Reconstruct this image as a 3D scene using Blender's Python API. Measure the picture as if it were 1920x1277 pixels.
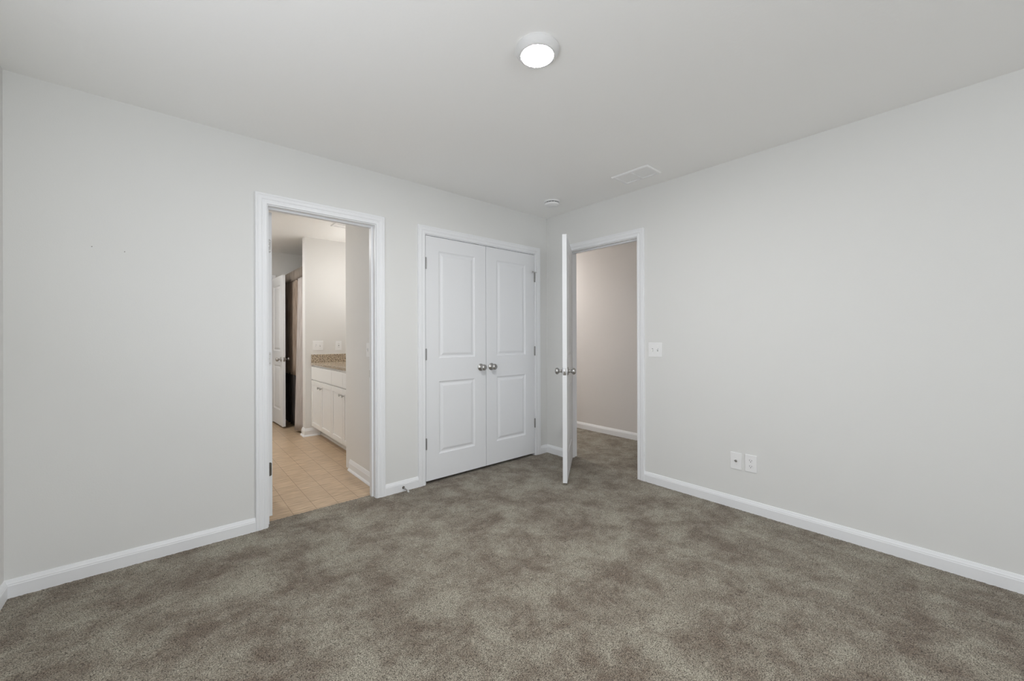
import bpy, bmesh, math, random
import numpy as np
from mathutils import Vector, Matrix

for o in list(bpy.data.objects): bpy.data.objects.remove(o)
S = bpy.context.scene
C = S.collection
random.seed(4)
pi = math.pi
H = 2.44                     # ceiling height

# ------------------------------------------------------------------ camera
FPX = 749.877; YAW = 0.713156; ROLL = -0.0028268
CAM = Vector((-3.01617, -2.92847, 1.19673))
cd = bpy.data.cameras.new('camera'); cam = bpy.data.objects.new('camera', cd); C.objects.link(cam)
fwd = Vector((math.sin(YAW), math.cos(YAW), 0)); rt = Vector((math.cos(YAW), -math.sin(YAW), 0)); up = rt.cross(fwd)
r2 = rt*math.cos(ROLL)+up*math.sin(ROLL); u2 = up*math.cos(ROLL)-rt*math.sin(ROLL)
M = Matrix((r2, u2, -fwd)).transposed().to_4x4(); M.translation = CAM
cam.matrix_world = M
cd.sensor_width = 36; cd.lens = 36*FPX/1920; cd.shift_y = -5.3468/1920
cd.clip_start = 0.02; cd.clip_end = 60
S.camera = cam

# ------------------------------------------------------------------ world, exposure
S.view_settings.view_transform = 'Standard'; S.view_settings.look = 'None'
S.view_settings.gamma = 1; S.view_settings.use_curve_mapping = False
S.view_settings.exposure = -0.04
S.cycles.max_bounces = 10; S.cycles.diffuse_bounces = 8
w = bpy.data.worlds.new('world'); S.world = w; w.use_nodes = True
nt = w.node_tree; bg = nt.nodes['Background']
sky = nt.nodes.new('ShaderNodeTexSky'); sky.sky_type = 'PREETHAM'
nt.links.new(sky.outputs[0], bg.inputs[0]); bg.inputs[1].default_value = 0.6

def area(name, loc, rot, sx, sy, power, col, spread=pi):
    l = bpy.data.lights.new(name, 'AREA'); l.shape = 'RECTANGLE'; l.size = sx; l.size_y = sy
    l.energy = power; l.color = col; l.spread = spread
    o = bpy.data.objects.new(name, l); C.objects.link(o); o.location = loc; o.rotation_euler = rot
    return o
YB = -5.40                    # back wall (behind the camera)
XL = -3.584                   # wall at the left end of the room
DAY = (0.93, 0.965, 1.0)
# added fill lamps at the invented, unseen windows of the end wall (left of the camera) and of the back wall: level ones standing in for sky light, and
# up-tilted ones added to brighten the ceiling, standing in for ground bounce
area('daylight_fill', (XL+0.02, -2.30, 1.42), (pi/2, 0, -pi/2), 0.9, 1.35, 1.0, DAY)
area('daylight_fill', (XL+0.02, -1.25, 1.42), (pi/2, 0, -pi/2), 0.9, 1.35, 2.2, DAY)
area('daylight_fill', (-2.70, YB+0.02, 1.42), (pi/2, 0, 0), 1.1, 1.35, 25, DAY)
area('daylight_fill', (-1.15, YB+0.02, 1.42), (pi/2, 0, 0), 1.1, 1.35, 1.5, DAY)
area('ceiling_fill', (XL+0.12, -2.30, 1.10), (pi*0.78, 0, -pi/2), 0.9, 0.5, 14.5, DAY)
area('ceiling_fill', (XL+0.12, -1.25, 1.10), (pi*0.78, 0, -pi/2), 0.9, 0.5, 0.5, DAY)
area('ceiling_fill', (-2.70, YB+0.12, 1.10), (pi*0.70, 0, 0), 1.1, 0.5, 8.5, DAY)
area('ceiling_fill', (-1.15, YB+0.12, 1.10), (pi*0.70, 0, 0), 1.1, 0.5, 1.0, DAY)

# ------------------------------------------------------------------ materials
def srgb(r, g, b):
    f = lambda c: (c/255/12.92) if c/255 <= 0.04045 else ((c/255+0.055)/1.055)**2.4
    return (f(r), f(g), f(b), 1)
def mat(name, col, rough=0.5, metal=0.0, bump=None, spec=0.5):
    m = bpy.data.materials.new(name); m.use_nodes = True; n = m.node_tree; b = n.nodes['Principled BSDF']
    b.inputs['Base Color'].default_value = col; b.inputs['Roughness'].default_value = rough
    b.inputs['Metallic'].default_value = metal; b.inputs['Specular IOR Level'].default_value = spec
    if bump:
        sc, st, dist = bump
        tc = n.nodes.new('ShaderNodeTexCoord'); no = n.nodes.new('ShaderNodeTexNoise')
        no.inputs['Scale'].default_value = sc; no.inputs['Detail'].default_value = 3
        bu = n.nodes.new('ShaderNodeBump'); bu.inputs['Strength'].default_value = st; bu.inputs['Distance'].default_value = dist
        n.links.new(tc.outputs['Object'], no.inputs['Vector']); n.links.new(no.outputs['Fac'], bu.inputs['Height'])
        n.links.new(bu.outputs[0], b.inputs['Normal'])
    return m
def ramp(n, stops):
    r = n.nodes.new('ShaderNodeValToRGB'); e = r.color_ramp.elements
    e[0].position, e[0].color = stops[0]; e[1].position, e[1].color = stops[1]
    for p, c in stops[2:]:
        x = e.new(p); x.color = c
    return r
WALL = mat('wall_paint', (0.755, 0.756, 0.740, 1), 0.75, bump=(170, 0.12, 0.002), spec=0.3)
CEIL = mat('ceiling_paint', (0.915, 0.912, 0.900, 1), 0.9, bump=(60, 0.18, 0.003), spec=0.2)
TRIM = mat('trim_paint', (0.855, 0.865, 0.88, 1), 0.38, bump=(25, 0.03, 0.001), spec=0.4)
DOOR = mat('door_paint', (0.815, 0.825, 0.84, 1), 0.42, bump=(90, 0.05, 0.001), spec=0.4)
CAB = mat('cabinet_paint', (0.82, 0.82, 0.81, 1), 0.35, bump=(40, 0.02, 0.001))
BWALL = mat('bath_wall_paint', (0.775, 0.765, 0.745, 1), 0.65, bump=(170, 0.12, 0.002), spec=0.3)
HWALL = mat('hall_wall_paint', (0.74, 0.715, 0.695, 1), 0.75, bump=(170, 0.12, 0.002), spec=0.3)
NICKEL = mat('satin_nickel', (0.50, 0.49, 0.475, 1), 0.28, 1.0, bump=(300, 0.03, 0.0005))
HINGEM = mat('brushed_hinge_metal', (0.36, 0.355, 0.345, 1), 0.5, 1.0, bump=(300, 0.03, 0.0005))
RINGM = mat('matt_white_enamel', (0.72, 0.72, 0.715, 1), 0.6, bump=(60, 0.01, 0.0005))
NICKELD = mat('aged_nickel', (0.16, 0.145, 0.125, 1), 0.45, 1.0, bump=(300, 0.05, 0.0005))
PLAST = mat('white_plastic', (0.87, 0.87, 0.87, 1), 0.35, bump=(60, 0.01, 0.0005))
DARK = mat('dark_slot', (0.03, 0.03, 0.03, 1), 0.6, bump=(60, 0.01, 0.0005))
RUBBER = mat('white_rubber', (0.7, 0.7, 0.69, 1), 0.6, bump=(60, 0.05, 0.0005))
MIRROR = mat('mirror_glass', (0.85, 0.86, 0.86, 1), 0.02, 1.0, bump=(5, 0.001, 0.0001))
def emis(name, col, st):
    m = mat(name, (0.9, 0.9, 0.9, 1), 0.5); b = m.node_tree.nodes['Principled BSDF']
    b.inputs['Emission Color'].default_value = col; b.inputs['Emission Strength'].default_value = st
    return m
LENS = emis('lit_lens', (1.0, 1.0, 1.0, 1), 470)
GLOBE = emis('lit_globe', (1.0, 0.98, 0.955, 1), 16)

def carpet_mat():
    m = bpy.data.materials.new('cut_pile_carpet'); m.use_nodes = True; n = m.node_tree; L = n.links.new
    b = n.nodes['Principled BSDF']; b.inputs['Roughness'].default_value = 0.95; b.inputs['Specular IOR Level'].default_value = 0.1
    b.inputs['Sheen Weight'].default_value = 0.15
    tc = n.nodes.new('ShaderNodeTexCoord')
    def noise(scale, det, rough=0.55, dist=0.0):
        x = n.nodes.new('ShaderNodeTexNoise'); x.inputs['Scale'].default_value = scale; x.inputs['Detail'].default_value = det
        x.inputs['Roughness'].default_value = rough; x.inputs['Distortion'].default_value = dist
        L(tc.outputs['Object'], x.inputs['Vector']); return x
    big = noise(4.2, 9, 0.74, 0.2)
    rb = ramp(n, [(0.39, srgb(97, 87, 77)), (0.60, srgb(131, 126, 115))])
    L(big.outputs['Fac'], rb.inputs[0])
    fine = noise(260, 2, 0.5); mid = noise(75, 2, 0.5)
    ad = n.nodes.new('ShaderNodeMath'); ad.operation = 'MULTIPLY_ADD'; ad.inputs[1].default_value = 0.12
    L(mid.outputs['Fac'], ad.inputs[0]); L(fine.outputs['Fac'], ad.inputs[2])
    rf = ramp(n, [(0.40, (0.34, 0.32, 0.30, 1)), (0.70, (2.2, 2.21, 2.18, 1))])
    L(ad.outputs[0], rf.inputs[0])
    mx = n.nodes.new('ShaderNodeMix'); mx.data_type = 'RGBA'; mx.blend_type = 'MULTIPLY'; mx.inputs['Factor'].default_value = 1
    L(rb.outputs[0], mx.inputs[6]); L(rf.outputs[0], mx.inputs[7])
    L(mx.outputs[2], b.inputs['Base Color'])
    bu = n.nodes.new('ShaderNodeBump'); bu.inputs['Strength'].default_value = 0.7; bu.inputs['Distance'].default_value = 0.004
    L(fine.outputs['Fac'], bu.inputs['Height']); L(bu.outputs[0], b.inputs['Normal'])
    return m
CARPET = carpet_mat()
def vinyl_mat():
    m = bpy.data.materials.new('vinyl_tile'); m.use_nodes = True; n = m.node_tree; L = n.links.new
    b = n.nodes['Principled BSDF']; b.inputs['Roughness'].default_value = 0.36
    tc = n.nodes.new('ShaderNodeTexCoord')
    mp = n.nodes.new('ShaderNodeMapping'); L(tc.outputs['Object'], mp.inputs[0]); mp.inputs['Location'].default_value = (0.0, 0.02, 0)
    mp.inputs['Scale'].default_value = (1, 1, 1)
    br = n.nodes.new('ShaderNodeTexBrick'); L(mp.outputs[0], br.inputs['Vector'])
    br.offset = 0.0; br.inputs['Scale'].default_value = 1.0; br.inputs['Brick Width'].default_value = 0.1475; br.inputs['Row Height'].default_value = 0.1475
    br.inputs['Mortar Size'].default_value = 0.0022; br.inputs['Mortar Smooth'].default_value = 0.6
    br.inputs['Color1'].default_value = srgb(196, 173, 146); br.inputs['Color2'].default_value = srgb(189, 166, 139)
    br.inputs['Mortar'].default_value = srgb(140, 116, 92)
    m2 = n.nodes.new('ShaderNodeMapping'); L(tc.outputs['Object'], m2.inputs[0]); m2.inputs['Scale'].default_value = (9, 75, 1)
    no = n.nodes.new('ShaderNodeTexNoise'); L(m2.outputs[0], no.inputs['Vector']); no.inputs['Scale'].default_value = 1; no.inputs['Detail'].default_value = 4
    r = ramp(n, [(0.3, (0.74, 0.71, 0.68, 1)), (0.7, (1.2, 1.2, 1.19, 1))]); L(no.outputs['Fac'], r.inputs[0])
    mx = n.nodes.new('ShaderNodeMix'); mx.data_type = 'RGBA'; mx.blend_type = 'MULTIPLY'; mx.inputs['Factor'].default_value = 1
    L(br.outputs['Color'], mx.inputs[6]); L(r.outputs[0], mx.inputs[7]); L(mx.outputs[2], b.inputs['Base Color'])
    bu = n.nodes.new('ShaderNodeBump'); bu.inputs['Strength'].default_value = 0.15; bu.inputs['Distance'].default_value = 0.001
    L(no.outputs['Fac'], bu.inputs['Height']); L(bu.outputs[0], b.inputs['Normal'])
    return m
VINYL = vinyl_mat()
def granite_mat():
    m = bpy.data.materials.new('speckled_granite'); m.use_nodes = True; n = m.node_tree; L = n.links.new
    b = n.nodes['Principled BSDF']; b.inputs['Roughness'].default_value = 0.15
    tc = n.nodes.new('ShaderNodeTexCoord')
    a = n.nodes.new('ShaderNodeTexNoise'); a.inputs['Scale'].default_value = 95; a.inputs['Detail'].default_value = 3; L(tc.outputs['Object'], a.inputs['Vector'])
    r = ramp(n, [(0.39, srgb(62, 55, 50)), (0.44, srgb(150, 134, 116)), (0.55, srgb(198, 182, 160)), (0.7, srgb(222, 210, 192))])
    L(a.outputs['Fac'], r.inputs[0]); L(r.outputs[0], b.inputs['Base Color'])
    return m
GRANITE = granite_mat()
def cloth(name, c1, c2, zs=None):
    m = bpy.data.materials.new(name); m.use_nodes = True; n = m.node_tree; L = n.links.new
    b = n.nodes['Principled BSDF']; b.inputs['Roughness'].default_value = 0.85
    tc = n.nodes.new('ShaderNodeTexCoord'); mp = n.nodes.new('ShaderNodeMapping'); L(tc.outputs['Object'], mp.inputs[0])
    mp.inputs['Scale'].default_value = (60, 60, 6)
    a = n.nodes.new('ShaderNodeTexNoise'); a.inputs['Scale'].default_value = 1; a.inputs['Detail'].default_value = 3; L(mp.outputs[0], a.inputs['Vector'])
    r = ramp(n, [(0.35, c1), (0.65, c2)]); L(a.outputs['Fac'], r.inputs[0]); L(r.outputs[0], b.inputs['Base Color'])
    return m
TAUPE = cloth('taupe_cloth', srgb(168, 160, 155), srgb(186, 178, 174))
BROWN = cloth('brown_cloth', srgb(134, 118, 105), srgb(160, 144, 130))
BLACKC = cloth('black_streaked_cloth', srgb(30, 27, 27), srgb(66, 60, 58))
BAND = cloth('pleated_band_cloth', srgb(122, 112, 103), srgb(146, 136, 127))

# ------------------------------------------------------------------ mesh helpers
def new(): return bmesh.new()
def box(bm, x0, y0, z0, x1, y1, z1, bev=0.0):
    x0, x1 = min(x0, x1), max(x0, x1); y0, y1 = min(y0, y1), max(y0, y1); z0, z1 = min(z0, z1), max(z0, z1)
    r = bmesh.ops.create_cube(bm, size=1)['verts']
    for v in r: v.co = Vector(((x0+x1)/2+v.co.x*(x1-x0), (y0+y1)/2+v.co.y*(y1-y0), (z0+z1)/2+v.co.z*(z1-z0)))
    if bev:
        es = list({e for v in r for e in v.link_edges})
        bmesh.ops.bevel(bm, geom=es, offset=bev, segments=2, affect='EDGES', profile=0.5)
    return bm
def lathe(bm, prof, org, axis, n=32):
    """prof: list of (radius, distance along axis)"""
    a = Vector(axis).normalized(); t = a.orthogonal().normalized(); s = a.cross(t); org = Vector(org)
    rings = []
    for r, d in prof:
        if r <= 1e-6: rings.append([bm.verts.new(org+a*d)]); continue
        rings.append([bm.verts.new(org+a*d+(t*math.cos(2*pi*k/n)+s*math.sin(2*pi*k/n))*r) for k in range(n)])
    fs = []
    for A, B in zip(rings, rings[1:]):
        for k in range(n):
            k2 = (k+1) % n
            if len(A) == 1 and len(B) == 1: continue
            if len(A) == 1: f = bm.faces.new((A[0], B[k2], B[k]))
            elif len(B) == 1: f = bm.faces.new((A[k], A[k2], B[0]))
            else: f = bm.faces.new((A[k], A[k2], B[k2], B[k]))
            f.smooth = True; fs.append(f)
    for R_ in (rings[0], rings[-1]):
        if len(R_) > 2: bm.faces.new(R_)
    return bm
def sweep(bm, prof, path, side, outd):
    """mitred sweep of prof [(u, v)]: path points, side[i] = unit-ish offset vector for u at point i, outd = vector for v"""
    o = Vector(outd); rings = []
    for p, sd in zip(path, side):
        rings.append([bm.verts.new(Vector(p)+Vector(sd)*u+o*v) for u, v in prof])
    n = len(prof)
    for A, B in zip(rings, rings[1:]):
        for k in range(n):
            bm.faces.new((A[k], A[(k+1) % n], B[(k+1) % n], B[k]))
    bm.faces.new(rings[0]); bm.faces.new(rings[-1])
    return bm
def finish(bm, name, m, parent=None, sharp=40):
    bmesh.ops.recalc_face_normals(bm, faces=bm.faces)
    me = bpy.data.meshes.new(name); bm.to_mesh(me); bm.free()
    o = bpy.data.objects.new(name, me); C.objects.link(o)
    me.materials.append(m)
    if any(p.use_smooth for p in me.polygons):
        me.shade_smooth(); me.set_sharp_from_angle(angle=math.radians(sharp))
    if parent is not None: o.parent = parent
    return o
def tag(o, label=None, cat=None, group=None, kind=None):
    if label: o['label'] = label
    if cat: o['category'] = cat
    if group: o['group'] = group
    if kind: o['kind'] = kind
    return o
def thing(name, loc, label, cat, rotz=0, group=None, kind=None):
    o = bpy.data.objects.new(name, None); C.objects.link(o); o.empty_display_size = 0.1
    o.location = loc; o.rotation_euler = (0, 0, rotz)
    return tag(o, label, cat, group, kind)

# ------------------------------------------------------------------ room dimensions
T = 0.115                          # wall thickness
D1 = (-2.526, -1.834)              # bathroom doorway (x)
DC = (-1.4155, -0.1795)            # closet doorway (x)
D3 = (-1.060, -0.303)              # hall doorway (y)
HD = 2.040                         # head jamb underside
J = 0.018                          # jamb thickness
EWY = 2.43                         # bathroom end wall front face
SWX = -1.745                       # bathroom side wall face
FARY = 3.69                        # bathroom far wall
BWX = -1.10                        # wall behind the vanity
HALLX = 1.12
BATHL = -3.2

def strip_wall(name, axis, c0, c1, a0, a1, holes, m, label, zt=H+0.02, zb=-0.02):
    """a wall slab with door or window openings; axis is the direction it runs along"""
    bm = new()
    def b(s0, s1, z0, z1):
        if axis == 'x': box(bm, s0, c0, z0, s1, c1, z1)
        else: box(bm, c0, s0, z0, c1, s1, z1)
    cur = a0
    for h0, h1, z0, z1 in sorted(holes):
        if h0 > cur: b(cur, h0, zb, zt)
        b(h0, h1, z1, zt)
        if z0 > 0: b(h0, h1, zb, z0)
        cur = h1
    if cur < a1: b(cur, a1, zb, zt)
    return tag(finish(bm, name, m), label, 'wall', kind='structure')

# ------------------------------------------------------------------ floors and ceiling
def carpet():
    me = bpy.data.meshes.new('floor'); V = []; F = []; off = 0
    rng = np.random.default_rng(3)
    def grid(x0, x1, y0, y1, st):
        nonlocal off
        nx = max(2, int(round((x1-x0)/st))+1); ny = max(2, int(round((y1-y0)/st))+1)
        X, Y = np.meshgrid(np.linspace(x0, x1, nx), np.linspace(y0, y1, ny))
        Z = rng.uniform(-0.0022, 0.0008, X.shape) if st < 0.02 else np.full(X.shape, -0.001)
        V.append(np.stack([X, Y, Z], -1).reshape(-1, 3))
        i = np.arange(nx*ny).reshape(ny, nx)+off
        F.append(np.stack([i[:-1, :-1], i[:-1, 1:], i[1:, 1:], i[1:, :-1]], -1).reshape(-1, 4)); off += nx*ny
    grid(XL-0.01, 0.0, YB-0.01, 0.0, 0.008)
    grid(D1[0]-0.01, D1[1]+0.01, 0.0, 0.088, 0.008)
    grid(-1.62, 0.0, 0.0, 0.806, 0.012)
    grid(0.0, HALLX+0.01, -2.2, 2.0, 0.012)
    v = np.concatenate(V); f = np.concatenate(F)
    me.vertices.add(len(v)); me.vertices.foreach_set('co', v.astype(np.float32).ravel())
    me.loops.add(f.size); me.loops.foreach_set('vertex_index', f.astype(np.int32).ravel())
    me.polygons.add(len(f)); me.polygons.foreach_set('loop_start', np.arange(0, f.size, 4, dtype=np.int32))
    me.polygons.foreach_set('loop_total', np.full(len(f), 4, dtype=np.int32))
    me.polygons.foreach_set('use_smooth', np.ones(len(f), dtype=bool))
    me.update(); me.validate()
    me.materials.append(CARPET)
    o = bpy.data.objects.new('floor', me); C.objects.link(o)
    tag(o, 'grey-brown mottled cut pile carpet covering the bedroom and hall', 'carpet', kind='structure')
carpet()
bm = new(); box(bm, BATHL, 0.084, -0.03, BWX, FARY+0.1, -0.008)
tag(finish(bm, 'floor', VINYL), 'tan vinyl tile floor of the bathroom', 'floor', kind='structure')
bm = new(); box(bm, -3.9, YB-0.2, -0.12, HALLX+0.2, 4.6, -0.03)
tag(finish(bm, 'floor', mat('subfloor', (0.2, 0.18, 0.15, 1), 0.9, bump=(20, 0.1, 0.002))), 'subfloor slab under the carpet and vinyl', 'floor', kind='structure')
bm = new(); box(bm, -3.9, YB-0.2, H, HALLX+0.2, 4.6, H+0.12)
tag(finish(bm, 'ceiling', CEIL), 'flat pale grey-white painted ceiling', 'ceiling', kind='structure')

# ------------------------------------------------------------------ walls
strip_wall('wall_left', 'x', 0, T, XL-T, T, [(D1[0]-J, D1[1]+J, 0, HD+J), (DC[0]-J, DC[1]+J, 0, HD+J)], WALL,
           'long pale greige wall with the bathroom and closet doorways')
strip_wall('wall_right', 'y', 0, T, YB-T, 0, [(D3[0]-J, D3[1]+J, 0, HD+J)], WALL, 'pale greige wall right of the corner with the hall doorway')
strip_wall('wall_end', 'y', XL-T, XL, YB-T, 0, [(-2.75, -1.85, 0.75, 2.1), (-1.70, -0.80, 0.75, 2.1)], WALL, 'pale wall sliver at the far left edge')
strip_wall('wall_back', 'x', YB-T, YB, XL, 0, [(-3.25, -2.15, 0.75, 2.1), (-1.70, -0.60, 0.75, 2.1)], WALL, 'unseen wall behind the camera holding the added windows')
strip_wall('wall_bathroom_side', 'y', SWX, SWX+0.12, T, 0.806, [], BWALL, 'beige bathroom wall just inside the doorway on the right')
strip_wall('wall_closet_back', 'x', 0.806, 0.915, SWX, T, [], BWALL, 'beige wall between closet and vanity')
strip_wall('wall_bathroom_end', 'x', EWY, EWY+0.12, -1.729, BWX, [], BWALL, 'bright cream bathroom wall above the vanity side splash')
strip_wall('wall_vanity', 'y', BWX, BWX+T, 0.915, FARY, [], BWALL, 'bathroom wall behind the vanity')
strip_wall('wall_bathroom_far', 'x', FARY, FARY+T, BATHL, BWX+T, [(-2.56, -1.865, 0, HD+J)], BWALL, 'shaded bathroom wall beyond the second bathroom door')
strip_wall('wall_bathroom_left', 'y', BATHL-T, BATHL, T, FARY+T, [], BWALL, 'left wall of the bathroom')
strip_wall('wall_far_room', 'x', 4.4, 4.5, BATHL, BWX, [], BWALL, 'wall of the room behind the bathroom')
strip_wall('wall_far_room_side', 'y', BWX, BWX+T, FARY+T, 4.4, [], BWALL, 'side wall of the room behind the bathroom')
strip_wall('wall_far_room_side', 'y', BATHL-T, BATHL, FARY+T, 4.4, [], BWALL, 'left wall of the room behind the bathroom')
strip_wall('wall_hall', 'y', HALLX, HALLX+T, -2.3, 2.1, [], HWALL, 'plain taupe hall wall seen through the open bedroom door')
strip_wall('wall_hall_end', 'x', 2.0, 2.1, T, HALLX, [], HWALL, 'far end wall of the hall')
strip_wall('wall_hall_end', 'x', -2.3, -2.2, T, HALLX, [], HWALL, 'near end wall of the hall')
strip_wall('wall_hall_side', 'y', 0, T, T, 2.0, [], HWALL, 'hall side of the closet wall')
# two tiny nail holes in the left wall
wl = bpy.data.objects['wall_left']
for x, z in ((-3.3, 1.665), (-3.18, 1.655)):
    bm = new(); lathe(bm, [(0.0, -0.0004), (0.0022, -0.0003), (0.0022, 0.001)], (x, 0, z), (0, 1, 0), 10)
    finish(bm, 'nail_hole', NICKELD, wl)

# windows invented as daylight openings, all out of view
def window(name, axis, a0, a1, c, out, z0, z1, label):
    r = thing(name, ((a0+a1)/2 if axis == 'x' else c, c if axis == 'x' else (a0+a1)/2, z0), label, 'window', kind='structure')
    hw = (a1-a0)/2; h = z1-z0
    def P(bm, s0, s1, d0, d1, q0, q1):
        if axis == 'x': box(bm, s0, d0*out, q0, s1, d1*out, q1)
        else: box(bm, d0*out, s0, q0, d1*out, s1, q1)
    bm = new()
    P(bm, -hw, -hw+0.05, 0.05, 0.1, 0, h); P(bm, hw-0.05, hw, 0.05, 0.1, 0, h)
    P(bm, -hw+0.05, hw-0.05, 0.05, 0.1, 0, 0.05); P(bm, -hw+0.05, hw-0.05, 0.05, 0.1, h-0.05, h)
    P(bm, -hw+0.05, hw-0.05, 0.055, 0.09, h/2-0.02, h/2+0.02)
    finish(bm, 'window_frame', TRIM, r)
    g = bpy.data.materials.get('clear_glass')
    if not g:
        g = mat('clear_glass', (1, 1, 1, 1), 0.0); g.node_tree.nodes['Principled BSDF'].inputs['Transmission Weight'].default_value = 1
    bm = new(); P(bm, -hw+0.05, hw-0.05, 0.07, 0.074, 0.05, h-0.05); finish(bm, 'glass', g, r)
    bm = new(); P(bm, -hw-0.03, hw+0.03, -0.03, 0.0, -0.02, 0); finish(bm, 'window_sill', TRIM, r)
window('added_window_1', 'y', -2.75, -1.85, XL, -1, 0.75, 2.1, 'added, unseen white double-hung window in the end wall, beside the camera')
window('added_window_2', 'y', -1.70, -0.80, XL, -1, 0.75, 2.1, 'added, unseen white double-hung window in the end wall, nearer the left wall')
window('added_window_3', 'x', -3.25, -2.15, YB, -1, 0.75, 2.1, 'added, unseen white double-hung window in the wall behind the camera')
window('added_window_4', 'x', -1.70, -0.60, YB, -1, 0.75, 2.1, 'second added, unseen white window behind the camera, nearer the right wall')

# ------------------------------------------------------------------ casings and jambs
CW = 0.065
CPROF = [(0, 0), (0, 0.009), (0.003, 0.0115), (0.017, 0.0125), (0.021, 0.0105), (0.026, 0.0110), (0.031, 0.0145), (0.046, 0.0160),
         (0.050, 0.0145), (0.054, 0.0165), (0.062, 0.0165), (CW, 0.014), (CW, 0)]
def casing(o0, o1, axis, c, out, parent, zb=0.0):
    """three-sided mitred casing round an opening o0..o1 on plane axis=c"""
    e = 0.006; a0, a1 = o0-e, o1+e; zt = HD+e
    def P(s, z): return (s, c, z) if axis == 'x' else (c, s, z)
    def D(s, z): return (s, 0, z) if axis == 'x' else (0, s, z)
    od = (0, out, 0) if axis == 'x' else (out, 0, 0)
    bm = new()
    sweep(bm, CPROF, [P(a0, zb), P(a0, zt), P(a1, zt), P(a1, zb)], [D(-1, 0), D(-1, 1), D(1, 1), D(1, 0)], od)
    return finish(bm, 'casing', TRIM, parent)
def jamb(o0, o1, axis, c0, c1, parent, stop=None, z0=0.0):
    bm = new()
    def B(s0, s1, d0, d1, q0, q1):
        if axis == 'x': box(bm, s0, d0, q0, s1, d1, q1)
        else: box(bm, d0, s0, q0, d1, s1, q1)
    B(o0-J, o0, c0, c1, z0, HD+J); B(o1, o1+J, c0, c1, z0, HD+J); B(o0, o1, c0, c1, HD, HD+J)
    j = finish(bm, 'jamb', TRIM, parent)
    if stop:
        bm = new(); t = 0.011
        B(o0, o0+t, stop[0], stop[1], z0, HD-t); B(o1-t, o1, stop[0], stop[1], z0, HD-t); B(o0, o1, stop[0], stop[1], HD-t, HD)
        finish(bm, 'stop_molding', TRIM, parent)
    return j
def frame(name, loc, label): return thing(name, loc, label, 'door frame', kind='structure')

t1 = frame('trim_1', (0, 0, 0), 'white casing and jamb around the bathroom doorway')
casing(*D1, 'x', 0, -1, t1); casing(*D1, 'x', T, 1, t1); jamb(*D1, 'x', 0, T, t1, (0.044, 0.079))
t2 = frame('trim_2', (0, 0, 0), 'white casing around the closed closet doors')
casing(*DC, 'x', 0, -1, t2); jamb(*DC, 'x', 0, T, t2)
t3 = frame('trim_3', (0, 0, 0), 'white casing and jamb around the hall doorway')
casing(*D3, 'y', 0, -1, t3); casing(*D3, 'y', T, 1, t3); jamb(*D3, 'y', 0, T, t3, (0.039, 0.073))
D4 = (-2.542, -1.883)
t4 = frame('trim_4', (0, 0, 0), 'white casing in the shaded far bathroom wall')
casing(*D4, 'x', FARY, -1, t4); jamb(*D4, 'x', FARY, FARY+T, t4, (FARY+0.04, FARY+0.07))

# strike plates in the jambs
bm = new(); box(bm, D1[1]-0.0014, 0.086, 0.895, D1[1], 0.112, 0.951, 0.0005); finish(bm, 'strike_plate', NICKEL, t1)
bm = new(); box(bm, 0.003, D3[0], 0.895, 0.03, D3[0]+0.0014, 0.951, 0.0005); finish(bm, 'strike_plate', NICKEL, t3)

# ------------------------------------------------------------------ baseboards
BPROF = [(0, -0.012), (0.013, -0.012), (0.0135, 0.056), (0.0115, 0.060), (0.0115, 0.064), (0.0085, 0.070), (0.0060, 0.077), (0.0045, 0.081), (0, 0.082)]
SHOE = [(0, -0.012), (0.026, -0.012), (0.0255, -0.002), (0.022, 0.005), (0.017, 0.0095), (0.0135, 0.0115), (0.0135, 0.060), (0.0115, 0.064), (0.0085, 0.075), (0.0055, 0.084), (0.0040, 0.089), (0, 0.090)]
def base(name, path, sides, label, prof=BPROF):
    bm = new()
    sweep(bm, prof, [(x, y, 0) for x, y in path], [(a, b, 0) for a, b in sides], (0, 0, 1))
    return tag(finish(bm, name, TRIM), label, 'baseboard', kind='structure')
cL = D1[0]-0.006-CW; cR = D1[1]+0.006+CW
# sides: offset direction from the wall into the room, mitred at corners
base('baseboard_left', [(XL, YB+0.02), (XL, 0), (cL, 0)], [(1, 0), (1, -1), (0, -1)], 'white baseboard of the left wall running round to the end wall')
base('baseboard_middle', [(cR, 0), (DC[0]-0.006-CW, 0)], [(0, -1), (0, -1)], 'short white baseboard between bathroom doorway and closet')
base('baseboard_corner', [(DC[1]+0.006+CW, 0), (0, 0), (0, D3[1]+0.006+CW)], [(0, -1), (-1, -1), (-1, 0)], 'white baseboard in the corner behind the open door')
base('baseboard_right', [(0, D3[0]-0.006-CW), (0, YB)], [(-1, 0), (-1, 0)], 'long white baseboard of the right wall')
base('baseboard_back', [(XL+0.02, YB), (-0.02, YB)], [(0, 1), (0, 1)], 'white baseboard below the added windows')
base('baseboard_hall', [(HALLX, 2.0), (HALLX, -2.2)], [(-1, 0), (-1, 0)], 'white baseboard of the hall wall beyond the open door')
base('baseboard_bathroom_side', [(SWX, T+0.017), (SWX, 0.806)], [(-1, 0), (-1, 0)], 'white baseboard with shoe molding inside the bathroom doorway', SHOE)
base('baseboard_bathroom_end', [(-1.56, EWY), (-1.729, EWY), (-1.729, EWY+0.12), (-1.66, EWY+0.12)], [(0, -1), (-1, -1), (-1, 1), (0, 1)], 'white baseboard wrapping the wall corner beside the vanity', SHOE)

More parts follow.
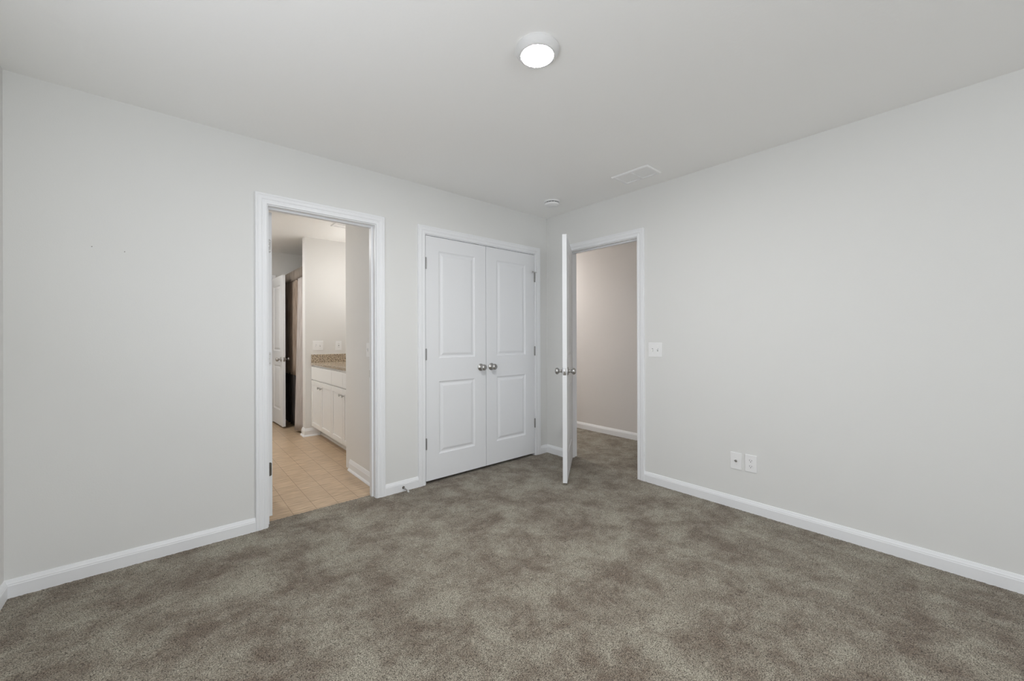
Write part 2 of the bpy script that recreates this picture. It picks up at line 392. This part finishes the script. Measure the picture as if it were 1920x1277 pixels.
# ------------------------------------------------------------------ doors
def slab(bm, w, h, t, panels):
    """door leaf x 0..w, y 0..t, z 0..h with moulded panels on both faces"""
    rings = [(0.0, 0.0), (0.004, 0.0035), (0.012, 0.0075), (0.021, 0.0080), (0.030, 0.0050), (0.040, 0.0012), (0.050, 0.0006)]
    for y, s in ((0.0, 1), (t, -1)):
        xs = sorted({0, w} | {p[0] for p in panels} | {p[1] for p in panels}); zs = sorted({0, h} | {p[2] for p in panels} | {p[3] for p in panels})
        vs = {(x, z): bm.verts.new((x, y, z)) for x in xs for z in zs}
        for i in range(len(xs)-1):
            for j in range(len(zs)-1):
                isP = any(abs(xs[i]-p[0]) < 1e-6 and abs(zs[j]-p[2]) < 1e-6 for p in panels)
                c = [vs[xs[i], zs[j]], vs[xs[i+1], zs[j]], vs[xs[i+1], zs[j+1]], vs[xs[i], zs[j+1]]]
                if not isP: bm.faces.new(c if s == 1 else c[::-1]); continue
                prev = c
                for ins, d in rings[1:]:
                    x0, x1, z0, z1 = xs[i]+ins, xs[i+1]-ins, zs[j]+ins, zs[j+1]-ins
                    cur = [bm.verts.new((x0, y+s*d, z0)), bm.verts.new((x1, y+s*d, z0)), bm.verts.new((x1, y+s*d, z1)), bm.verts.new((x0, y+s*d, z1))]
                    for k in range(4): bm.faces.new((prev[k], prev[(k+1) % 4], cur[(k+1) % 4], cur[k]))
                    prev = cur
                bm.faces.new(prev)
    box_edges = [((0, 0), (0, 1)), ]
    # outer edge faces: a thin frame of four quads
    a = [bm.verts.new(p) for p in ((0, 0, 0), (w, 0, 0), (w, 0, h), (0, 0, h))]
    b = [bm.verts.new(p) for p in ((0, t, 0), (w, t, 0), (w, t, h), (0, t, h))]
    for k in range(4): bm.faces.new((a[k], a[(k+1) % 4], b[(k+1) % 4], b[k]))
    bmesh.ops.remove_doubles(bm, verts=bm.verts, dist=1e-5)
    return bm
def std_panels(w): return [(0.122, w-0.122, 0.205, 0.81), (0.122, w-0.122, 1.005, 1.898)]
KN = [(0.0, 0.0), (0.033, 0.0), (0.033, 0.003), (0.030, 0.007), (0.018, 0.010), (0.0125, 0.014), (0.0105, 0.022), (0.0115, 0.030), (0.019, 0.035),
      (0.0255, 0.042), (0.0278, 0.050), (0.0262, 0.058), (0.020, 0.065), (0.010, 0.0685), (0.0, 0.069)]
def knob(parent, x, z, y, s, name='knob'):
    bm = new(); lathe(bm, KN, (x, y, z), (0, s, 0), 28); return finish(bm, name, NICKEL, parent, 60)
def hinge(parent, x, y, z, m=HINGEM, leaf=None, name='hinge'):
    """knuckle at x,y with optional visible leaf (x0,x1,y0,y1)"""
    bm = new()
    lathe(bm, [(0, -0.0475), (0.0035, -0.0475), (0.0062, -0.0445)]+[q for k in range(5) for q in ((0.0062, -0.0445+k*0.0178), (0.0062, -0.0445+k*0.0178+0.0168), (0.0052, -0.0445+k*0.0178+0.0171), (0.0052, -0.0445+(k+1)*0.0178-0.0003))]+[(0.0035, 0.0475), (0, 0.0475)], (x, y, z), (0, 0, 1), 16)
    if leaf: box(bm, leaf[0], leaf[2], z-0.0445, leaf[1], leaf[3], z+0.0445, 0.0006)
    return finish(bm, name, m, parent)
HZ = (0.33, 1.062, 1.808)
def leaf(name, w, loc, rotz, label, cat='door', h=2.012, t=0.035, knobs=(0, 1), hz=HZ, flip=False):
    r = thing(name, (loc[0], loc[1], 0), label, cat, rotz, kind='structure')
    bm = new(); slab(bm, w, h, t, std_panels(w))
    for v in bm.verts: v.co += Vector((0, 0, 0.02))
    if flip:
        for v in bm.verts: v.co.y = t-v.co.y-t
    finish(bm, 'door_panel', DOOR, r, 30)
    return r

# door_1: bathroom door, swung 90 degrees into the bathroom; we look at its hinge edge.
# local +x runs from the hinge; at rotz=90deg local y points to -x
r = leaf('door_1', 0.686, (-2.484, 0.124, 0), pi/2, 'white bathroom door standing open, seen on its hinge edge')
# hinge leaves are let into the hinge edge (local x = 0)
for z, m, nm in ((HZ[0], NICKELD, 0), (HZ[1], RUBBER, 1), (HZ[2], HINGEM, 2)):
    bm = new()
    # leaf plate with rounded corners, in local y-z on x=0
    y0, y1, h2, rr = 0.004, 0.035, 0.0445, 0.009
    pts = []
    for cx_, cz_, a0 in ((y0+rr, -h2+rr, pi), (y0+rr, h2-rr, pi/2)):
        for k in range(6):
            a = a0+(pi/2*k/5 if a0 == pi else 0)
            pass
    out = [(y1, -h2), (y1, h2)]
    for k in range(7): a = pi/2+pi/2*k/6; out.append((y0+rr+rr*math.cos(a), h2-rr+rr*math.sin(a)))
    for k in range(7): a = pi+pi/2*k/6; out.append((y0+rr+rr*math.cos(a), -h2+rr+rr*math.sin(a)))
    f0 = [bm.verts.new((-0.0022, a, z+b)) for a, b in out]; f1 = [bm.verts.new((0.0, a, z+b)) for a, b in out]
    bm.faces.new(f0); bm.faces.new(f1)
    for k in range(len(out)): bm.faces.new((f0[k], f0[(k+1) % len(out)], f1[(k+1) % len(out)], f1[k]))
    lathe(bm, [(0, -0.0475), (0.006, -0.0455), (0.006, 0.0455), (0, 0.0475)], (-0.005, 0.040, z), (0, 0, 1), 14)
    hg = finish(bm, 'hinge', m, r)
    if nm == 0: hg['label'] = 'dark aged metal hinge'
    if nm == 1: hg['label'] = 'hinge painted white'
    for yy, dz in ((0.012, 0.030), (0.018, 0.0), (0.012, -0.030)):
        bm = new(); lathe(bm, [(0, 0.0), (0.0036, 0.0), (0.003, 0.0008), (0, 0.0012)], (-0.0022, yy, z+dz), (-1, 0, 0), 12)
        finish(bm, 'screw', PLAST if (nm == 2 and dz == 0) else (NICKEL if nm != 0 else NICKELD), hg)
knob(r, 0.686-0.06, 0.918, 0, -1); knob(r, 0.686-0.06, 0.918, 0.035, 1)

# closet doors (a pair, closed, opening into the room)
def closet_leaf(name, x0, x1, hx, label, right):
    w = x1-x0
    r = thing(name, (x0, 0.0, 0), label, 'closet door', 0, kind='structure')
    bm = new(); slab(bm, w, 2.012, 0.035, std_panels(w))
    for v in bm.verts: v.co += Vector((0, 0.001, 0.023))
    finish(bm, 'door_panel', DOOR, r, 30)
    kx = 0.058 if right else w-0.058
    knob(r, kx, 0.930, 0.001, -1)
    hxx = w+0.001 if right else -0.001
    for z in HZ: hinge(r, hxx, -0.006, z, HINGEM, (hxx-0.004, hxx+0.004, -0.002, 0.001))
    cx = 0.085 if right else w-0.10
    bm = new(); box(bm, cx-0.028, 0.004, 2.0352, cx+0.028, 0.028, 2.0385); lathe(bm, [(0.0, 0), (0.006, 0.0), (0.005, 0.003), (0, 0.0042)], (cx, 0.016, 2.0352), (0, 0, 1), 12)
    finish(bm, 'ball_catch', NICKELD, r)
    return r, hxx
dm = -0.7975
closet_leaf('door_2', DC[0]+0.003, dm-0.0025, 0, 'left leaf of the closed white two-panel closet doors', False)
cr, hxx = closet_leaf('door_3', dm+0.0025, DC[1]-0.003, 0, 'right leaf of the closed white closet doors, beside the corner', True)
# hinge pin stop on the top hinge of the right leaf
bm = new(); zt = HZ[2]+0.052
box(bm, hxx-0.008, -0.014, zt-0.004, hxx+0.010, 0.001-0.004, zt+0.001, 0.0008)
lathe(bm, [(0, -0.010), (0.0022, -0.010), (0.0022, 0.040), (0, 0.040)], (hxx, -0.010, zt), (-1, -0.25, 0), 12)
lathe(bm, [(0, 0.0), (0.0065, 0.0), (0.0075, 0.004), (0.0065, 0.011), (0, 0.012)], (hxx-0.038, -0.0195, zt), (-1, -0.25, 0), 14)
lathe(bm, [(0, 0.0), (0.0022, 0.0), (0.0022, 0.026), (0, 0.026)], (hxx, -0.010, zt), (1, -0.1, 0), 12)
finish(bm, 'hinge_pin_stop', NICKEL, cr)

# door_4: bedroom door to the hall, open about 53 degrees into the bedroom
th = math.radians(53); W3 = 0.737
pin = Vector((-0.007, -0.300, 0))
d = Vector((-math.sin(th), -math.cos(th), 0)); n_ = Vector((math.cos(th), -math.sin(th), 0))
# local +x -> d, local +y -> must be a proper rotation: rot of +x to d gives +y -> (-d.y, d.x) = (cos, -sin) = n_
rz = math.atan2(d.y, d.x)
loc = pin+n_*0.007
r = leaf('door_4', W3, (loc.x, loc.y, 0), rz, 'white bedroom door standing ajar, seen almost edge on')
knob(r, W3-0.06, 0.920, 0.0, -1); knob(r, W3-0.06, 0.920, 0.035, 1)
bm = new(); box(bm, W3, 0.005, 0.920-0.0285, W3+0.0012, 0.030, 0.920+0.0285, 0.0004)
lathe(bm, [(0.0075, 0), (0.0075, 0.010), (0.005, 0.012), (0, 0.012)], (W3, 0.0175, 0.92), (1, 0, 0), 14)
finish(bm, 'latch', NICKEL, r)
for z in HZ: hinge(r, 0.0, -0.007, z)

# door_5: far bathroom door, open square to its wall
a5 = math.radians(-88.0)
# hinge at right jamb; local x along (-y); face 0 is on +x side or -x side: local +y = rotated
r = leaf('door_5', 0.60, (-1.868, FARY-0.008, 0), a5, 'white two-panel door standing open in the depth of the bathroom', h=2.02)
knob(r, 0.54, 0.915, 0.0, -1); knob(r, 0.54, 0.915, 0.035, 1)
bm = new(); box(bm, 0.60, 0.005, 0.915-0.0285, 0.6012, 0.030, 0.915+0.0285, 0.0004); lathe(bm, [(0.0075, 0), (0.0075, 0.010), (0, 0.012)], (0.60, 0.0175, 0.915), (1, 0, 0), 12)
finish(bm, 'latch', NICKEL, r)
for z in HZ: hinge(r, -0.004, -0.006, z)

# ------------------------------------------------------------------ ceiling things
lt = thing('ceiling_light', (-1.805, -1.70, H), 'round white flush ceiling light, switched on', 'ceiling light')
bm = new(); lathe(bm, [(0, 0), (0.093, 0), (0.095, 0.004), (0.0945, 0.010), (0.088, 0.021), (0.0795, 0.031), (0.075, 0.034), (0.0695, 0.033), (0.0685, 0.030), (0, 0.030)], (0, 0, 0), (0, 0, -1), 64)
finish(bm, 'trim_ring', RINGM, lt, 50)
bm = new(); lathe(bm, [(0, 0.0302), (0.0683, 0.0302), (0.0680, 0.0325), (0.05, 0.0345), (0, 0.0355)], (0, 0, 0), (0, 0, -1), 64)
finish(bm, 'lens', LENS, lt, 60)

sd = thing('smoke_detector', (-0.345, -0.405, H), 'round white smoke detector on the ceiling near the corner', 'smoke detector')
bm = new(); lathe(bm, [(0, 0), (0.071, 0), (0.072, 0.003), (0.071, 0.011), (0.066, 0.013), (0, 0.013)], (0, 0, 0), (0, 0, -1), 48); finish(bm, 'mounting_base', PLAST, sd, 50)
bm = new(); lathe(bm, [(0, 0.013), (0.060, 0.013), (0.060, 0.0195), (0.0665, 0.0205), (0.0665, 0.031), (0.062, 0.038), (0.050, 0.041), (0.047, 0.0395), (0.044, 0.0415), (0.030, 0.043), (0.026, 0.041), (0.023, 0.0435), (0, 0.045)], (0, 0, 0), (0, 0, -1), 48); finish(bm, 'cover', PLAST, sd, 30)
bm = new()
for k in range(14):
    a = 2*pi*k/14
    v0 = len(bm.verts)
    b2 = new(); box(b2, 0.0598, -0.011, -0.0195, 0.0610, 0.011, -0.0133)
    bmesh.ops.rotate(b2, verts=b2.verts, cent=(0, 0, 0), matrix=Matrix.Rotation(a, 3, 'Z'))
    me = bpy.data.meshes.new('t'); b2.to_mesh(me); b2.free(); bm.from_mesh(me); bpy.data.meshes.remove(me)
finish(bm, 'slot_grille', DARK, sd)

def vent(name, cx, cy, sx, sy, label, cat, m=PLAST):
    """two-way ceiling register, long side along y"""
    v = thing(name, (cx, cy, H), label, cat)
    bm = new(); e = 0.022
    # sloped outer frame
    out = [(-sx/2, -sy/2), (sx/2, -sy/2), (sx/2, sy/2), (-sx/2, sy/2)]
    def ring(i, z): return [bm.verts.new((x-math.copysign(i, x), y-math.copysign(i, y), z)) for x, y in out]
    R_ = [ring(0, 0), ring(0.0, -0.005), ring(0.006, -0.0105), ring(e, -0.0105), ring(e+0.001, -0.001)]
    for A, B in zip(R_, R_[1:]):
        for k in range(4): bm.faces.new((A[k], A[(k+1) % 4], B[(k+1) % 4], B[k]))
    finish(bm, 'frame', m, v)
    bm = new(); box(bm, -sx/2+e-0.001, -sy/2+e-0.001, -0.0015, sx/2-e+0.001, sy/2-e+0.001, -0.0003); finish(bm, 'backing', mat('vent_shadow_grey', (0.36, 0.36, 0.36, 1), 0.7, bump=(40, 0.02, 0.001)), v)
    bm = new(); box(bm, -sx/2+e, -0.0075, -0.0105, sx/2-e, 0.0075, -0.0016); finish(bm, 'divider', m, v)
    for half in (-1, 1):
        L_ = sy/2-e-0.008; n = 9
        bm = new()
        for k in range(n):
            y = half*(0.007+L_*(k+0.5)/n)
            b2 = [bm.verts.new(p) for p in ((-sx/2+e, y-0.0055, -0.0022), (sx/2-e, y-0.0055, -0.0022), (sx/2-e, y+0.0066, -0.0042), (-sx/2+e, y+0.0066, -0.0042))]
            b3 = [bm.verts.new(q.co+Vector((0, 0, -0.0012))) for q in b2]
            bm.faces.new(b2); bm.faces.new(b3)
            for q in range(4): bm.faces.new((b2[q], b2[(q+1) % 4], b3[(q+1) % 4], b3[q]))
        finish(bm, 'louver_panel', m, v)
    return v
vent('air_vent', -0.296, -1.238, 0.203, 0.305, 'white rectangular supply vent on the ceiling near the right wall', 'air vent')
vent('exhaust_vent', -1.632+0.10, 1.632-0.04, 0.22, 0.24, 'white exhaust fan grille on the bathroom ceiling', 'air vent')

# ------------------------------------------------------------------ wall plates
def plate_thing(name, pos, rotz, label, cat, gangs=1, kind='toggle', states=(1,), group=None):
    """local: x across, -y out of the wall, z up, centre at origin"""
    o = thing(name, pos, label, cat, rotz, group)
    w = 0.073+0.046*(gangs-1); h = 0.117
    bm = new(); box(bm, -w/2, -0.0055, -h/2, w/2, 0.0, h/2, 0.0022); finish(bm, 'cover_plate', PLAST, o)
    for g in range(gangs):
        cx = (g-(gangs-1)/2)*0.046
        if kind == 'toggle':
            bm = new(); box(bm, cx-0.0052, -0.0062, -0.012, cx+0.0052, -0.0054, 0.012); finish(bm, 'toggle_slot', mat('plate_gap_grey', (0.45, 0.45, 0.45, 1), 0.6, bump=(40, 0.02, 0.001)) if 'plate_gap_grey' not in bpy.data.materials else bpy.data.materials['plate_gap_grey'], o)
            s = states[g % len(states)]
            bm = new(); box(bm, cx-0.0036, -0.017, -0.0045, cx+0.0036, -0.005, 0.0045, 0.001)
            for v in bm.verts:
                if v.co.y < -0.010: v.co.z += 0.008*s
            finish(bm, 'toggle', PLAST, o)
            zs = (-0.030, 0.030)
        elif kind == 'duplex':
            for s in (-1, 1):
                bm = new()
                pts = []
                for k in range(24):
                    a = 2*pi*k/24; x = 0.0172*math.cos(a); z = 0.0172*math.sin(a); z = max(-0.0140, min(0.0140, z)); pts.append((x, z))
                A = [bm.verts.new((cx+x, -0.0075, z+s*0.0195)) for x, z in pts]; B = [bm.verts.new((cx+x, -0.005, z+s*0.0195)) for x, z in pts]
                bm.faces.new(A)
                for k in range(24): bm.faces.new((A[k], A[(k+1) % 24], B[(k+1) % 24], B[k]))
                rc = finish(bm, 'receptacle', PLAST, o)
                bm = new()
                for dx, hh in ((-0.0063, 0.0045), (0.0063, 0.0035)): box(bm, cx+dx-0.0011, -0.0079, s*0.0195+0.003-hh, cx+dx+0.0011, -0.0074, s*0.0195+0.003+hh)
                lathe(bm, [(0, 0), (0.0026, 0), (0.0026, 0.0005), (0, 0.0005)], (cx, -0.0074, s*0.0195-0.0075), (0, -1, 0), 12)
                finish(bm, 'slots', DARK, rc)
            zs = (0.0,)
        elif kind == 'gfci':
            bm = new(); box(bm, cx-0.0165, -0.0075, -0.0335, cx+0.0165, -0.005, 0.0335, 0.0008); rc = finish(bm, 'receptacle', PLAST, o)
            bm = new()
            for s in (-1, 1):
                for dx in (-0.0063, 0.0063): box(bm, cx+dx-0.0011, -0.0079, s*0.022-0.003, cx+dx+0.0011, -0.0074, s*0.022+0.005)
            box(bm, cx-0.007, -0.0079, -0.004, cx+0.007, -0.0074, -0.0005); box(bm, cx-0.007, -0.0079, 0.0015, cx+0.007, -0.0074, 0.005)
            finish(bm, 'slots', DARK, rc)
            zs = (-0.048, 0.048)
        elif kind == 'coax':
            bm = new(); lathe(bm, [(0, 0), (0.0085, 0.0), (0.0085, 0.002), (0.0049, 0.0021), (0.0049, 0.010), (0.0035, 0.010), (0.0035, 0.004), (0, 0.004)], (cx, -0.0055, 0), (0, -1, 0), 20)
            finish(bm, 'coax_connector', NICKEL, o)
            zs = (-0.030, 0.030)
        for z in zs:
            bm = new(); lathe(bm, [(0.0032, 0), (0.0030, 0.0008), (0.0, 0.0013)], (cx, -0.0055, z), (0, -1, 0), 12)
            box(bm, cx-0.0027, -0.0069, z-0.0003, cx+0.0027, -0.0066, z+0.0003)
            finish(bm, 'screw', PLAST, o)
    return o
RW = -pi/2          # local -y points to world -x
plate_thing('light_switch', (0, -1.228, 1.094), RW, 'white two-gang toggle switch plate right of the hall doorway', 'light switch', 2, 'toggle', (-1, 1))
plate_thing('coax_outlet', (0, -1.836, 0.331), RW, 'white coaxial wall plate low on the right wall, left of the power outlet', 'cable outlet', 1, 'coax')
plate_thing('power_outlet', (0, -1.930, 0.333), RW, 'white duplex power outlet low on the right wall', 'power outlet', 1, 'duplex')
plate_thing('light_switch', (SWX, 0.362, 1.098), RW, 'white single toggle switch just inside the bathroom doorway', 'light switch', 1, 'toggle', (1,))
plate_thing('light_switch', (-1.582, EWY, 1.104), 0, 'white two-gang switch plate above the left end of the granite side splash', 'light switch', 2, 'toggle', (-1, 1))
plate_thing('power_outlet', (-1.336, EWY, 1.101), 0, 'white ground-fault outlet above the vanity side splash', 'power outlet', 1, 'gfci')

# door stop on the baseboard between doorway and closet
ds = thing('door_stop', (-1.618, -0.0135, 0.030), 'metal spring door stop with white tip on the short baseboard', 'door stop')
dirv = Vector((-0.04, -1, -0.04)).normalized()
bm = new(); lathe(bm, [(0, 0), (0.011, 0), (0.0105, 0.003), (0.006, 0.009), (0.005, 0.012), (0, 0.012)], (0, 0, 0), dirv, 20); finish(bm, 'mount', NICKELD, ds)
bm = new(); pr = [(0, 0.010)]
for k in range(22): pr += [(0.0052-0.0008*k/22, 0.010+k*0.0034), (0.0038-0.0006*k/22, 0.010+k*0.0034+0.0017)]
pr += [(0, 0.086)]
lathe(bm, pr, (0, 0, 0), dirv, 14); finish(bm, 'spring', HINGEM, ds, 20)
bm = new(); lathe(bm, [(0, 0.082), (0.006, 0.082), (0.0068, 0.086), (0.0066, 0.096), (0.005, 0.099), (0, 0.099)], (0, 0, 0), dirv, 18); finish(bm, 'rubber_tip', RUBBER, ds)

# ------------------------------------------------------------------ vanity
VX = -1.64
def shaker(bm, y0, y1, z0, z1, x, rail=0.052):
    """flat frame with recessed centre, facing -x"""
    t = 0.019
    rings = [(0, 0), (0.0015, -0.0015), (rail, -0.0015), (rail+0.002, 0.0055)]
    # front at x - t
    def ring(i, dx): return [bm.verts.new((x-t+0.0015+dx, yy, zz)) for yy, zz in ((y0+i, z0+i), (y1-i, z0+i), (y1-i, z1-i), (y0+i, z1-i))]
    back = [bm.verts.new((x, yy, zz)) for yy, zz in ((y0, z0), (y1, z0), (y1, z1), (y0, z1))]
    rs = [back]+[ring(i, d_) for i, d_ in rings]
    for A, B in zip(rs, rs[1:]):
        for k in range(4): bm.faces.new((A[k], A[(k+1) % 4], B[(k+1) % 4], B[k]))
    bm.faces.new(rs[-1]); bm.faces.new(back)
def cabinet(ya, yb, fronts, label):
    o = thing('vanity_cabinet', (VX, (ya+yb)/2, 0), label, 'cabinet', group='vanity base cabinets')
    cy = (ya+yb)/2
    x1 = BWX-VX-0.002
    bm = new()
    box(bm, 0, ya-cy, 0.108, x1, yb-cy, 0.868)
    finish(bm, 'body', CAB, o)
    bm = new(); box(bm, 0.10, ya-cy, -0.008, x1, yb-cy, 0.108); sweep(bm, [(0, -0.008), (0.018, -0.008), (0.017, 0.002), (0.010, 0.010), (0.0, 0.012)], [(0.10, ya-cy, 0), (0.10, yb-cy, 0)], [(-1, 0, 0), (-1, 0, 0)], (0, 0, 1)); finish(bm, 'toe_kick', CAB, o)
    for y0, y1 in fronts:      # false drawer fronts
        bm = new(); box(bm, -0.019, y0-cy+0.0015, 0.690, -0.0005, y1-cy-0.0015, 0.845, 0.0015); finish(bm, 'drawer_front', CAB, o)
    m_ = (ya+yb)/2
    if len(fronts) == 2: m_ = fronts[0][1]
    for i, (y0, y1) in enumerate(((ya, m_), (m_, yb))):
        bm = new(); shaker(bm, y0-cy+0.002, y1-cy-0.002, 0.114, 0.680, -0.0005)
        dr = finish(bm, 'cabinet_door', CAB, o)
        ky = (y1-0.045 if i == 0 else y0+0.045)-cy
        bm = new(); lathe(bm, [(0.007, 0), (0.005, 0.004), (0.0045, 0.012), (0.010, 0.016), (0.0145, 0.021), (0.013, 0.026), (0, 0.028)], (-0.019, ky, 0.612), (-1, 0, 0), 18)
        finish(bm, 'knob', NICKEL, dr)
    return o
cabinet(1.647, EWY-0.001, [(1.647, EWY-0.001)], 'white two-door vanity cabinet against the bathroom end wall')
cabinet(0.917, 1.645, [(0.917, 1.277), (1.277, 1.645)], 'white vanity cabinet half hidden behind the bathroom side wall')
ct = thing('countertop', (VX-0.025, EWY, 0.869), 'speckled beige granite vanity top with raised side splash', 'countertop')
bm = new(); box(bm, 0, 0.917-EWY, 0, BWX-VX+0.025-0.001, -0.001, 0.027, 0.003); finish(bm, 'slab', GRANITE, ct)
bm = new(); box(bm, 0.002, -0.021, 0.0272, BWX-VX+0.024, -0.001, 0.126, 0.002); finish(bm, 'side_splash', GRANITE, ct)
bm = new(); box(bm, BWX-VX+0.004, 0.917-EWY, 0.0272, BWX-VX+0.024, -0.0215, 0.126, 0.002); finish(bm, 'back_splash', GRANITE, ct)
mi = thing('wall_mirror', (BWX-0.006, 1.67, 1.05), 'unseen frameless mirror above the vanity', 'mirror')  # invented mirror, out of view
bm = new(); box(bm, 0, -0.7, 0, 0.005, 0.7, 0.76); finish(bm, 'glass', MIRROR, mi)
vl = thing('vanity_light', (BWX-0.001, 1.80, 1.90), 'added, unseen lit bar light with frosted globes above the vanity mirror', 'wall light')  # unseen fixture, invented to give the end wall's bright spot
bm = new(); box(bm, -0.03, -0.35, -0.05, 0, 0.35, 0.05, 0.005); finish(bm, 'back_plate', NICKEL, vl)
for y in (-0.25, 0.0, 0.25):
    bm = new(); lathe(bm, [(0, 0), (0.02, 0), (0.02, 0.04), (0, 0.04)], (-0.03, y, 0), (-1, 0, 0), 16); arm = finish(bm, 'arm', NICKEL, vl)
    bm = new(); lathe(bm, [(0.02, 0)]+[(0.055*math.sin(a), 0.05-0.055*math.cos(a)) for a in [pi*k/12 for k in range(3, 12)]]+[(0, 0.105)], (-0.07, y, 0), (-1, 0, 0), 24); finish(bm, 'globe', GLOBE, arm, 60)
cl2 = thing('ceiling_light', (-2.75, 2.2, H), 'added round fill light on the bathroom ceiling, out of view from the bedroom', 'ceiling light')  # invented lamp, fills the bathroom from out of view
bm = new(); lathe(bm, [(0, 0), (0.10, 0), (0.10, 0.02), (0.09, 0.03), (0, 0.03)], (0, 0, 0), (0, 0, -1), 32); finish(bm, 'trim_ring', PLAST, cl2)
bm = new(); lathe(bm, [(0, 0.0302), (0.085, 0.0302), (0.08, 0.035), (0, 0.037)], (0, 0, 0), (0, 0, -1), 32); finish(bm, 'lens', emis('bath_fill_lens', (1.0, 1.0, 0.985, 1), 300), cl2)
cl3 = thing('ceiling_light', (0.62, 1.45, H), 'added round fill light on the hall ceiling, hidden by the wall', 'ceiling light')  # invented lamp, added out of view to brighten the hall
bm = new(); lathe(bm, [(0, 0), (0.10, 0), (0.10, 0.02), (0.09, 0.03), (0, 0.03)], (0, 0, 0), (0, 0, -1), 32); finish(bm, 'trim_ring', PLAST, cl3)
bm = new(); lathe(bm, [(0, 0.0302), (0.085, 0.0302), (0.08, 0.035), (0, 0.037)], (0, 0, 0), (0, 0, -1), 32); finish(bm, 'lens', emis('hall_fill_lens', (1.0, 0.98, 0.96, 1), 300), cl3)

# ------------------------------------------------------------------ shower curtain
cu = thing('shower_curtain', (-1.70, 2.60, 0), 'taupe and brown shower curtain with pleated band behind the far bathroom door', 'curtain')
def sheet(fn, nu, nv, name, m, th=0.0015):
    bm = new(); g = [[bm.verts.new(fn(i/nu, j/nv)) for j in range(nv+1)] for i in range(nu+1)]
    for i in range(nu):
        for j in range(nv):
            f = bm.faces.new((g[i][j], g[i+1][j], g[i+1][j+1], g[i][j+1])); f.smooth = True
    o = finish(bm, name, m, cu, 80)
    s = o.modifiers.new('solid', 'SOLIDIFY'); s.thickness = th
    return o
def drape(u, v):          # brown main drape
    y = 0.10+u*0.93; z = 0.70+v*1.40
    return (0.012*math.sin(u*2*pi*15)+0.008*math.sin(u*2*pi*6.3+1)-0.003, y+0.004*math.sin(v*7+u*30), z)
sheet(drape, 240, 10, 'drape', BROWN)
def hem(u, v):
    y = 0.10+u*0.93; z = 0.02+v*0.75
    return (0.014*math.sin(u*2*pi*15)+0.008*math.sin(u*2*pi*6.3+1)+0.002, y, z)
h_ = sheet(hem, 240, 6, 'lower_drape', BLACKC); h_['label'] = 'black streaked lower part of the curtain'
def band(u, v):
    y = u*1.03; z = 1.97+v*0.13
    return (-0.022+0.007*math.sin(u*2*pi*30), y, z)
sheet(band, 300, 3, 'pleated_band', BAND)
def pale(u, v):           # pale panel gathered at the near end, flaring towards the floor
    z = 0.02+v*1.95; fl = (1-v)**1.3
    x = -0.02-0.055*fl*u+0.008*math.sin(u*2*pi*3+fl*2)
    y = 0.0+(0.20+0.0*fl)*u
    return (x, y, z)
p_ = sheet(pale, 40, 20, 'pale_panel', TAUPE); p_['label'] = 'pale taupe panel gathered at the near end'
rod = thing('curtain_rod', (-1.655, EWY+0.121, 2.085), 'metal rod carrying the shower curtain', 'curtain rod')
bm = new(); lathe(bm, [(0, 0), (0.025, 0.0), (0.025, 0.006), (0.0125, 0.010), (0.0125, FARY-EWY-0.121-0.010), (0.025, FARY-EWY-0.121-0.006), (0.025, FARY-EWY-0.122), (0, FARY-EWY-0.122)], (0, 0, 0), (0, 1, 0), 20); finish(bm, 'rod', NICKEL, rod)
